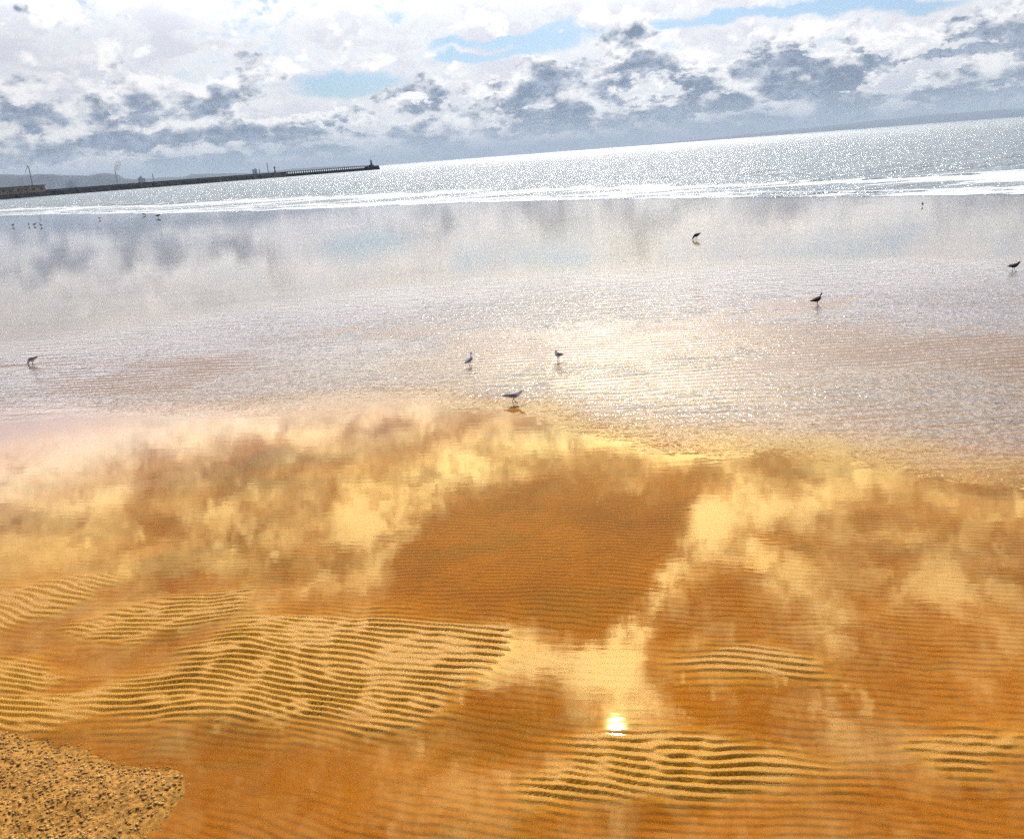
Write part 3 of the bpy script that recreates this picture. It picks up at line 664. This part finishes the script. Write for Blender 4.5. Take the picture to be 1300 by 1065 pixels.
bm = bmesh.new(); tube(bm, [(0,0,5.2),(0,0,6.6),(0,0,7.2)], [.95, .95, .2], 10); bm_obj('lamp_house', bm, m_steel, bc)
# brown building at the root
def at_px(az_, dist): return dist * math.sin(R(az_)), dist * math.cos(R(az_))
qx, qy = at_px(-29.6, 800)
hb = empty('harbour_building', (qx, qy, 4.)); hb.rotation_euler = (0, 0, rzp); tag(hb, 'low brown flat roofed building behind the breakwater at the far left', 'building')
bm = bmesh.new(); box(bm, (0, 0, 2.6), (34, 10, 5.2)); bm_obj('wall', bm, m_brown, hb)
bm = bmesh.new(); box(bm, (0, 0, 5.5), (35.5, 11.5, .6)); bm_obj('roof', bm, m_conc, hb)
for i in range(6):
    bm = bmesh.new(); box(bm, (-14 + i * 5.6, -5.02, 2.9), (2., .14, 1.5)); bm_obj('window', bm, m_steel, hb)
# wind turbine
wx_, wy_ = at_px(-28.95, 2900)
wt = empty('wind_turbine', (wx_, wy_, 0)); tag(wt, 'three bladed wind turbine above the brown building at the far left', 'wind turbine')
m_turb = principled('turbine_grey', (.22, .24, .27), .5)
bm = bmesh.new(); tube(bm, [(0,0,0),(0,0,78)], [2.2, 1.5], 16); bm_obj('tower', bm, m_turb, wt)
bm = bmesh.new(); tube(bm, [(0,5,79),(0,-3.5,79)], [1.9, 1.7], 12); bm_obj('nacelle', bm, m_turb, wt)
bm = bmesh.new(); tube(bm, [(0,-3.5,79),(0,-6,79)], [1.8, .5], 12); hub = bm_obj('hub', bm, m_turb, wt)
for a_ in (28, 148 , 262):
    bm = bmesh.new(); dx_, dz_ = -math.sin(R(a_)), math.cos(R(a_))
    tube(bm, [(dx_ * k, -4.6, 79 + dz_ * k) for k in (1, 6, 18, 31)], [(1.1, 1.1), (2.0, .6), (1.3, .35), (.35, .1)], 8)
    bm_obj('blade', bm, m_turb, wt)
# hills and low coast
m_hill = principled('haze_tinted_hill', (.022, .036, .062), .95, .004, .35)  # blue of the distant air is mixed into the hill colour itself
def hills(name, prof_, dist, depth, seed):
    azs_ = np.linspace(prof_[0][0], prof_[-1][0], 220); hp = np.interp(azs_, [p[0] for p in prof_], [p[1] for p in prof_])
    hp = hp * (1 + .05 * vnoise(azs_, azs_ * 0, 2.2, seed, 3)) 
    rows = []
    for k, (f_, dz) in enumerate(((0, 0), (.2, .45), (.45, .8), (.7, .97), (1, 1), (1.5, .6), (2., 0))):
        d_ = dist + (f_ - 1) * depth * np.ones_like(azs_) + depth * .12 * vnoise(azs_, azs_ * 0 + k, 1.3, seed + 9, 2)
        rows.append(np.stack([d_ * np.sin(np.radians(azs_)), d_ * np.cos(np.radians(azs_)), hp * dz - 1.5], -1))
    V = np.array(rows); o = link(name, mesh_np(name, V.reshape(-1, 3), grid_quads(*V.shape[:2])), m_hill); tag(o, kind='structure')
k6 = 6500 / 1060.; k20 = 21000 / 1060. * .82
hills('hills', [(-60, 10 * k6), (-50, 26 * k6), (-40, 18 * k6), (-34, 24 * k6), (-29.8, 20 * k6), (-26.8, 15.8 * k6), (-26, 13.4 * k6), (-25.3, 14.8 * k6), (-24.8, 14.9 * k6), (-24.2, 12 * k6), (-23.9, 7.5 * k6), (-23.3, 5.5 * k6), (-22.9, 2 * k6), (-22.5, 0)], 6500, 900, 5)
k9 = 9000 / 1060.
hills('low_coast', [(-27, 4 * k9), (-23.5, 5.7 * k9), (-22, 5.4 * k9), (-20.3, 4.4 * k9), (-20, 6.4 * k9), (-19.3, 6.1 * k9), (-18, 5 * k9), (-16.5, 3.0 * k9), (-15.3, 2.6 * k9), (-13.8, 4.1 * k9), (-12.2, 3.9 * k9), (-11, 3.4 * k9), (-9.2, 1.9 * k9), (-7.9, .8 * k9), (-7, 0)], 9000, 700, 6)
hills('far_headland', [(8, 0), (12, 1.5 * k20), (16, 4 * k20), (20, 6.5 * k20), (23.4, 9 * k20), (27.8, 11.5 * k20), (33.5, 10.5 * k20), (37, 12 * k20), (45, 8 * k20), (52, 3 * k20), (56, 0)], 21000, 1500, 7)
# works on the far shore
def chimney(az_, dist, h, r, label):
    x_, y_ = at_px(az_, dist); e = empty('chimney_stack', (x_, y_, 0)); tag(e, label, 'chimney', 'works chimneys on the far shore')
    bm = bmesh.new(); tube(bm, [(0,0,0),(0,0,h)], [r * 1.3, r], 14); bm_obj('stack', bm, m_turb, e)
    bm = bmesh.new(); tube(bm, [(0,0,h),(0,0,h + r)], [r * 1.15, r * 1.15], 14); bm_obj('rim', bm, m_steel, e)
chimney(-24.35, 5600, 78, 3.6, 'far chimney giving off white steam at the end of the blue hill')
chimney(-22.25, 5600, 52, 3., 'short stack beside the small works, between hill and low coast')
chimney(-15.2, 5000, 62, 2.6, 'tall thin chimney right of the square works block')
chimney(-15.75, 5000, 30, 3., 'short stub stack between the square block and the tall chimney')
def works(az_, dist, w, h, label, extra):
    x_, y_ = at_px(az_, dist); e = empty('works_building', (x_, y_, 0)); e.rotation_euler = (0, 0, R(-az_)); tag(e, label, 'building', 'works buildings on the far shore')
    bm = bmesh.new(); box(bm, (0, 0, h / 2), (w, 25, h)); bm_obj('wall', bm, m_conc, e)
    bm = bmesh.new()
    box(bm, (0, 0, h + 1), (w + 2, 27, 2))
    for (ox, ow, oh) in extra: box(bm, (ox, 0, h + 2 + oh / 2), (ow, 12, oh))
    bm_obj('roof', bm, m_steel, e)
works(-22.95, 5600, 42, 32, 'small domed works block on the far shore by the end of the hill', [(-4, 22, 8), (0, 10, 14)])
works(-15.9 - .15, 5000, 26, 31, 'square dark works block on the far shore left of the tall chimney', [(4, 10, 5)])
# steam over the works
m_steam, t, out = mat('steam')
P = t.node('ShaderNodeTexCoord').outputs['Object']
df = t.node('ShaderNodeBsdfDiffuse'); df.inputs['Color'].default_value = (.9, .9, .92, 1)
tl = t.node('ShaderNodeBsdfTranslucent'); tl.inputs['Color'].default_value = (.9, .9, .92, 1)
tp = t.node('ShaderNodeBsdfTransparent')
mx = t.node('ShaderNodeMixShader'); mx.inputs[0].default_value = .5; t.l.new(df.outputs[0], mx.inputs[1]); t.l.new(tl.outputs[0], mx.inputs[2])
mx2 = t.node('ShaderNodeMixShader'); t.set(mx2.inputs[0], t.ss(t.noise(P, .09, 4, .6), .40, .56, .25, .9)); t.l.new(tp.outputs[0], mx2.inputs[1]); t.l.new(mx.outputs[0], mx2.inputs[2])
t.l.new(mx2.outputs[0], out.inputs[0])
def puff(name, az_, dist, balls, label, dens=None):
    x_, y_ = at_px(az_, dist); bm = bmesh.new()
    for (ox, z, r) in balls:
        g = bmesh.ops.create_icosphere(bm, subdivisions=3, radius=r)
        for v_ in g['verts']: v_.co = v_.co * (1 + .18 * math.sin(v_.co.x / r * 5 + z) * math.cos(v_.co.z / r * 4)) + Vector((ox, 0, z))
    o = bm_obj(name, bm, m_steam, None, True, (x_, y_, 0)); tag(o, label, 'steam', kind='stuff')
puff('steam', -24.35, 5600, [(4, 92, 9), (12, 102, 15), (22, 114, 19), (32, 128, 16), (40, 142, 11)], 'small white puff of steam leaving the far chimney')

# ------------------------------------------------------------------ haze
if HAZE > 0:
    bm = bmesh.new(); box(bm, (0, 14000, 155), (56000, 34000, 320)); 
    m_hz, t, out = mat('haze_air')
    vol = t.node('ShaderNodeVolumePrincipled'); vol.inputs['Color'].default_value = (.66, .81, 1.0, 1); vol.inputs['Density'].default_value = HAZE
    t.l.new(vol.outputs[0], out.inputs['Volume'])
    hz = bm_obj('haze', bm, m_hz); tag(hz, 'thin pale sea haze over the whole bay', 'haze', kind='stuff')
